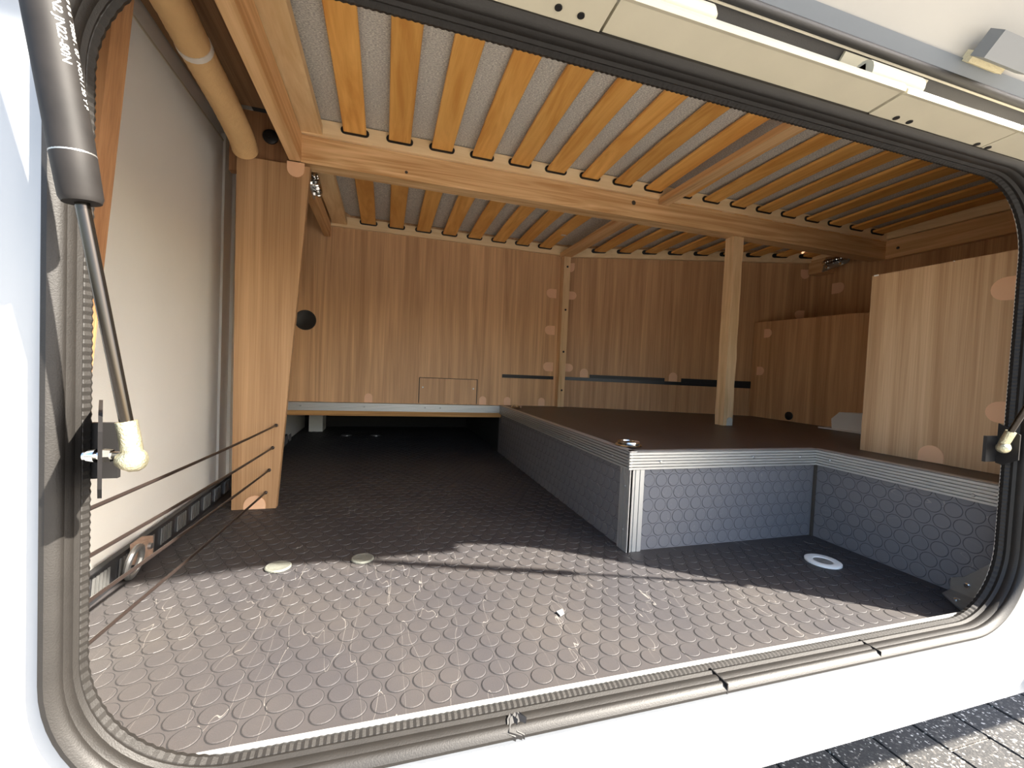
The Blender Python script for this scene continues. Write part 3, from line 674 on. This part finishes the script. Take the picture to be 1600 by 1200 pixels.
# splits in the bottom seal
b = BM(); z = OZ0
for x, w_ in ((.373, .05), (.385, .03), (.36, .03)): prism(b, [(x-w_*.5, 1.040, z-.012+random.uniform(-.006, .006)), (x+w_*.2, 1.034, z-.02), (x+w_*.6, 1.06, z+.006), (x+w_*.1, 1.085, z+.006), (x-w_*.3, 1.07, z+.004)], (0, 0, -.012))
obj('torn_split', b, 'black', sl_)
b = BM(); box(b, 1.058, 1.062, 1.036, 1.112, z-.03, z+.002); box(b, 1.74, 1.742, 1.038, 1.112, z-.03, z+.001); obj('cut_joint', b, 'black', sl_)

# ================================================================== HINGE RAIL (cream lip above the opening)
hr = thing('hinge_rail', (1, 1.0, 1.89), 'cream hinge rail of butted plates above the opening', 'hinge rail')
ZL = 1.888
for i, (x0, x1) in enumerate(((-.72, .505), (.515, 1.485), (1.492, 2.06), (2.066, 2.34))):
    d = .004 if i in (1,) else 0
    b = prism(BM(), [(x0, 1.062, ZL+d), (x0, .945, ZL+.010+d), (x0, .932, ZL+.006+d), (x0, .928, ZL+.016+d), (x0, .935, ZL+.03+d), (x0, 1.062, ZL+.03+d)], (x1-x0, 0, 0))
    obj('rail_plate', b, 'cream', hr)
b = BM(); box(b, -.72, 2.5, 1.05, 1.062, ZL-.006, ZL+.02); obj('drip_edge', b, 'cream', hr)
for x, y in ((.378, 1.005), (.44, 1.008), (1.594, 1.022), (1.657, 1.022), (2.022, 1.028), (2.085, 1.028)):
    b = BM(); lathe(b, (x, y, ZL-.0015+(1.062-y)*.085), DN, [(-.002, .0095), (.0015, .0095)], 14); obj('drilled_hole', b, 'black', hr)
for x0, x1 in ((.05, .80), (1.36, 1.60)):
    b = BM(); tube(b, [(x0, .975, ZL+.062), (x1-.012, .975, ZL+.062), (x1, .975, ZL+.058)], [.034, .034, .024], 16); box(b, x0, x1-.01, .965, 1.06, ZL+.025, ZL+.085)
    obj('hinge_barrel', b, 'cream', hr, smooth=True)

# ================================================================== HATCH (swung up)
hd = V((0, -.66, .75)).normalized(); hn = V((0, -hd.z, hd.y)).normalized()   # up along the hatch; inner face normal
H0 = V((0, 1.04, 2.012))
hx0, hx1 = -.66, 2.62
ha = thing('storage_hatch', (1, 1.04, 2.02), 'white storage hatch swung up, showing its inner skin and black gasket', 'hatch')
def slab(x0, x1, t0, t1, d0, d1):
    P = [H0+V((x0, 0, 0))+hd*t+hn*d for t, d in ((t0, d0), (t0, d1), (t1, d1), (t1, d0))]; return prism(BM(), P, (x1-x0, 0, 0))
obj('hatch_skin', slab(hx0, hx1, .005, 2.05, -.14, -.03), 'white', ha, bevel=.012)
obj('inner_panel', slab(hx0+.06, hx1-.06, .10, 1.98, -.03, .0), 'hatchwhite', ha, bevel=.01)
obj('rubber_channel', slab(hx0+.01, hx1-.01, .0, .040, -.04, -.004), 'rubber', ha, bevel=.003)
obj('cream_bead', slab(hx0, hx1, .040, .046, -.03, .004), 'cream', ha)
b = BM(); p = H0+hd*.060+hn*.002; tube(b, [p+V((hx0, 0, 0)), p+V((hx1, 0, 0))], .0135, 12); obj('gasket', b, 'rubber', ha, smooth=True)
obj('frame_profile', slab(hx0, hx1, .073, .112, -.03, .006), 'greyprof', ha, bevel=.003)
for x in (.80,): 
    obj('hinge_leaf', slab(x-.16, x+.02, -.012, .036, -.03, .0), 'cream', ha, bevel=.006)
obj('hinge_leaf', slab(1.34, 1.72, -.012, .036, -.03, .004), 'cream', ha, bevel=.006)
# striker block on the hatch
lt = thing('latch_block', (1.93, .98, 2.15), 'grey plastic latch block on a felt pad near the hatch edge', 'latch')
for nm, m_, a in (('felt_pad', 'felt', (1.79, 1.96, .105, .135, .0, .03)), ('block', 'latch', (1.78, 2.02, .12, .19, .028, .075))): obj(nm, slab(*a), m_, lt, bevel=.006 if nm == 'block' else 0)

# ================================================================== GAS STRUTS
def strut(B, E, T, rr, tr, label, side):
    B, E, T = V(B), V(E), V(T); t = thing('gas_strut', B, label, 'gas strut', 'gas struts of the hatch')
    d = (T-E).normalized(); d0 = (E-B).normalized()
    b = BM(); tube(b, [B+d0*.045, E+d0*.02], rr, 18); obj('rod', b, 'rod', t, smooth=True)
    b = BM(); tube(b, [E, E+d*.008, E+d*.075, E+d*.08], [tr*.86, tr*.97, tr, tr], 28); obj('end_collar', b, 'tube', t, smooth=True)
    b = BM(); tube(b, [E+d*.0815, T], tr, 36); obj('cylinder', b, 'tube', t, smooth=True)
    b = BM(); tube(b, [E+d*.0795, E+d*.082], tr*1.004, 28); obj('collar_ring', b, 'galv', t, smooth=True)
    b = BM(); tube(b, [B-d0*.004, B+d0*.012, B+d0*.062], [.0155, .017, .0168], 16); obj('end_fitting', b, 'brassy', t, smooth=True)
    b = BM(); lathe(b, B+V((side*.024, -.004, -.012)), (-side, 0, 0), [(0, .008), (.004, .016), (.012, .0215), (.024, .0225), (.038, .017), (.046, .012)], 16); obj('ball_socket', b, 'brassy', t, smooth=True)
    b = BM(); lathe(b, B+V((-side*.015, 0, -.004)), (-side, 0, 0), [(0, .0078), (.06, .0078)], 12); obj('ball_stud', b, 'chrome', t, smooth=True)
    b = BM(); lathe(b, B+V((-side*.032, 0, -.004)), (-side, 0, 0), [(0, .012), (.014, .014), (.016, .012)], 6); obj('hex_nut', b, 'chrome', t)
    b = BM(); lathe(b, B+V((-side*.056, 0, -.004)), (-side, 0, 0), [(0, .013), (.012, .011), (.018, .006)], 12); obj('bolt_end', b, 'chrome', t, smooth=True)
    b = BM(); tube(b, [T, T+d*.03], tr*.6, 12); obj('upper_fitting', b, 'brassy', t, smooth=True)
    return t, d
LB, LE = V((-.452, .972, .810)), V((-.524, .955, 1.262))
LT = LE+(V((-.580, .925, 1.70))-LE).normalized()*.80
ls, ld = strut(LB, LE, LT, .0106, .0312, 'large black gas strut with white printing in front of the opening', 1)
# white printing on the cylinder
def printing(txt, size, start, phi, parent, C0, d, rad):
    cu = bpy.data.curves.new('t', 'FONT'); cu.body = txt; cu.size = size; cu.resolution_u = 2; cu.offset = size*.012
    o = bpy.data.objects.new('t', cu); COL.objects.link(o)
    dg = bpy.context.evaluated_depsgraph_get(); me0 = bpy.data.meshes.new_from_object(o.evaluated_get(dg)); bpy.data.objects.remove(o)
    b = BM(); b.from_mesh(me0)
    # facing direction: towards the eye
    eye = V((0, 0, 1))-C0; a = (eye-d*eye.dot(d)).normalized(); s = d.cross(a)   # s points sideways
    for v in b.verts:
        along = start-v.co.x; q = phi+v.co.y/rad
        v.co = C0+d*along+(a*cos(q)+s*sin(q))*rad
    for f in list(b.faces): pass
    return obj('printed_text', b, 'text', parent)
C0 = LE+ld*.08
if (ld.cross(V((0, -1, 0)))).x: pass
printing('1180  450 N2 JN22-80N', .0175, .315, .27, ls, C0, ld, .0317)
printing('LY1 : 10 1/27 19 8 6  75884 . 07  NON / 20 Y F', .013, .330, .95, ls, C0, ld, .0317)
RB = V((2.48, 1.10, .78))
REE = V((2.48, .83, 1.53))
rs, rd = strut(RB, REE, REE+(REE-RB).normalized()*1.18, .0105, .028, 'black gas strut at the far side of the opening, mostly out of view', -1)
# strut brackets
def bracket(B, side, xa, xb, za, zb, label):
    x, y, z = B; t = thing('strut_bracket', (xa, 1.15, z), label, 'bracket', 'strut brackets')
    b = BM(); box(b, xa, xb, 1.140, 1.152, za, zb); obj('back_plate', b, 'black', t, bevel=.004)
    q = x-side*.047
    b = BM(); P = [(q, 1.14, z-.085), (q, y+.02, z-.09), (q, y-.028, z-.06), (q, y-.028, z+.045), (q, y+.02, z+.075), (q, 1.14, z+.085)]
    if side > 0: P = [(px_*(py_/(y-.0)), py_, pz_) for px_, py_, pz_ in P]
    prism(b, P, (-side*.007, 0, 0)); obj('ear', b, 'tube', t, bevel=.002)
    return t
bracket(LB, 1, -.66, -.558, .722, .845, 'black steel bracket bolted at the side of the opening holding the large strut')
bracket(RB, -1, 2.46, 2.60, .70, .81, 'black steel bracket holding the far strut beside the walnut board')
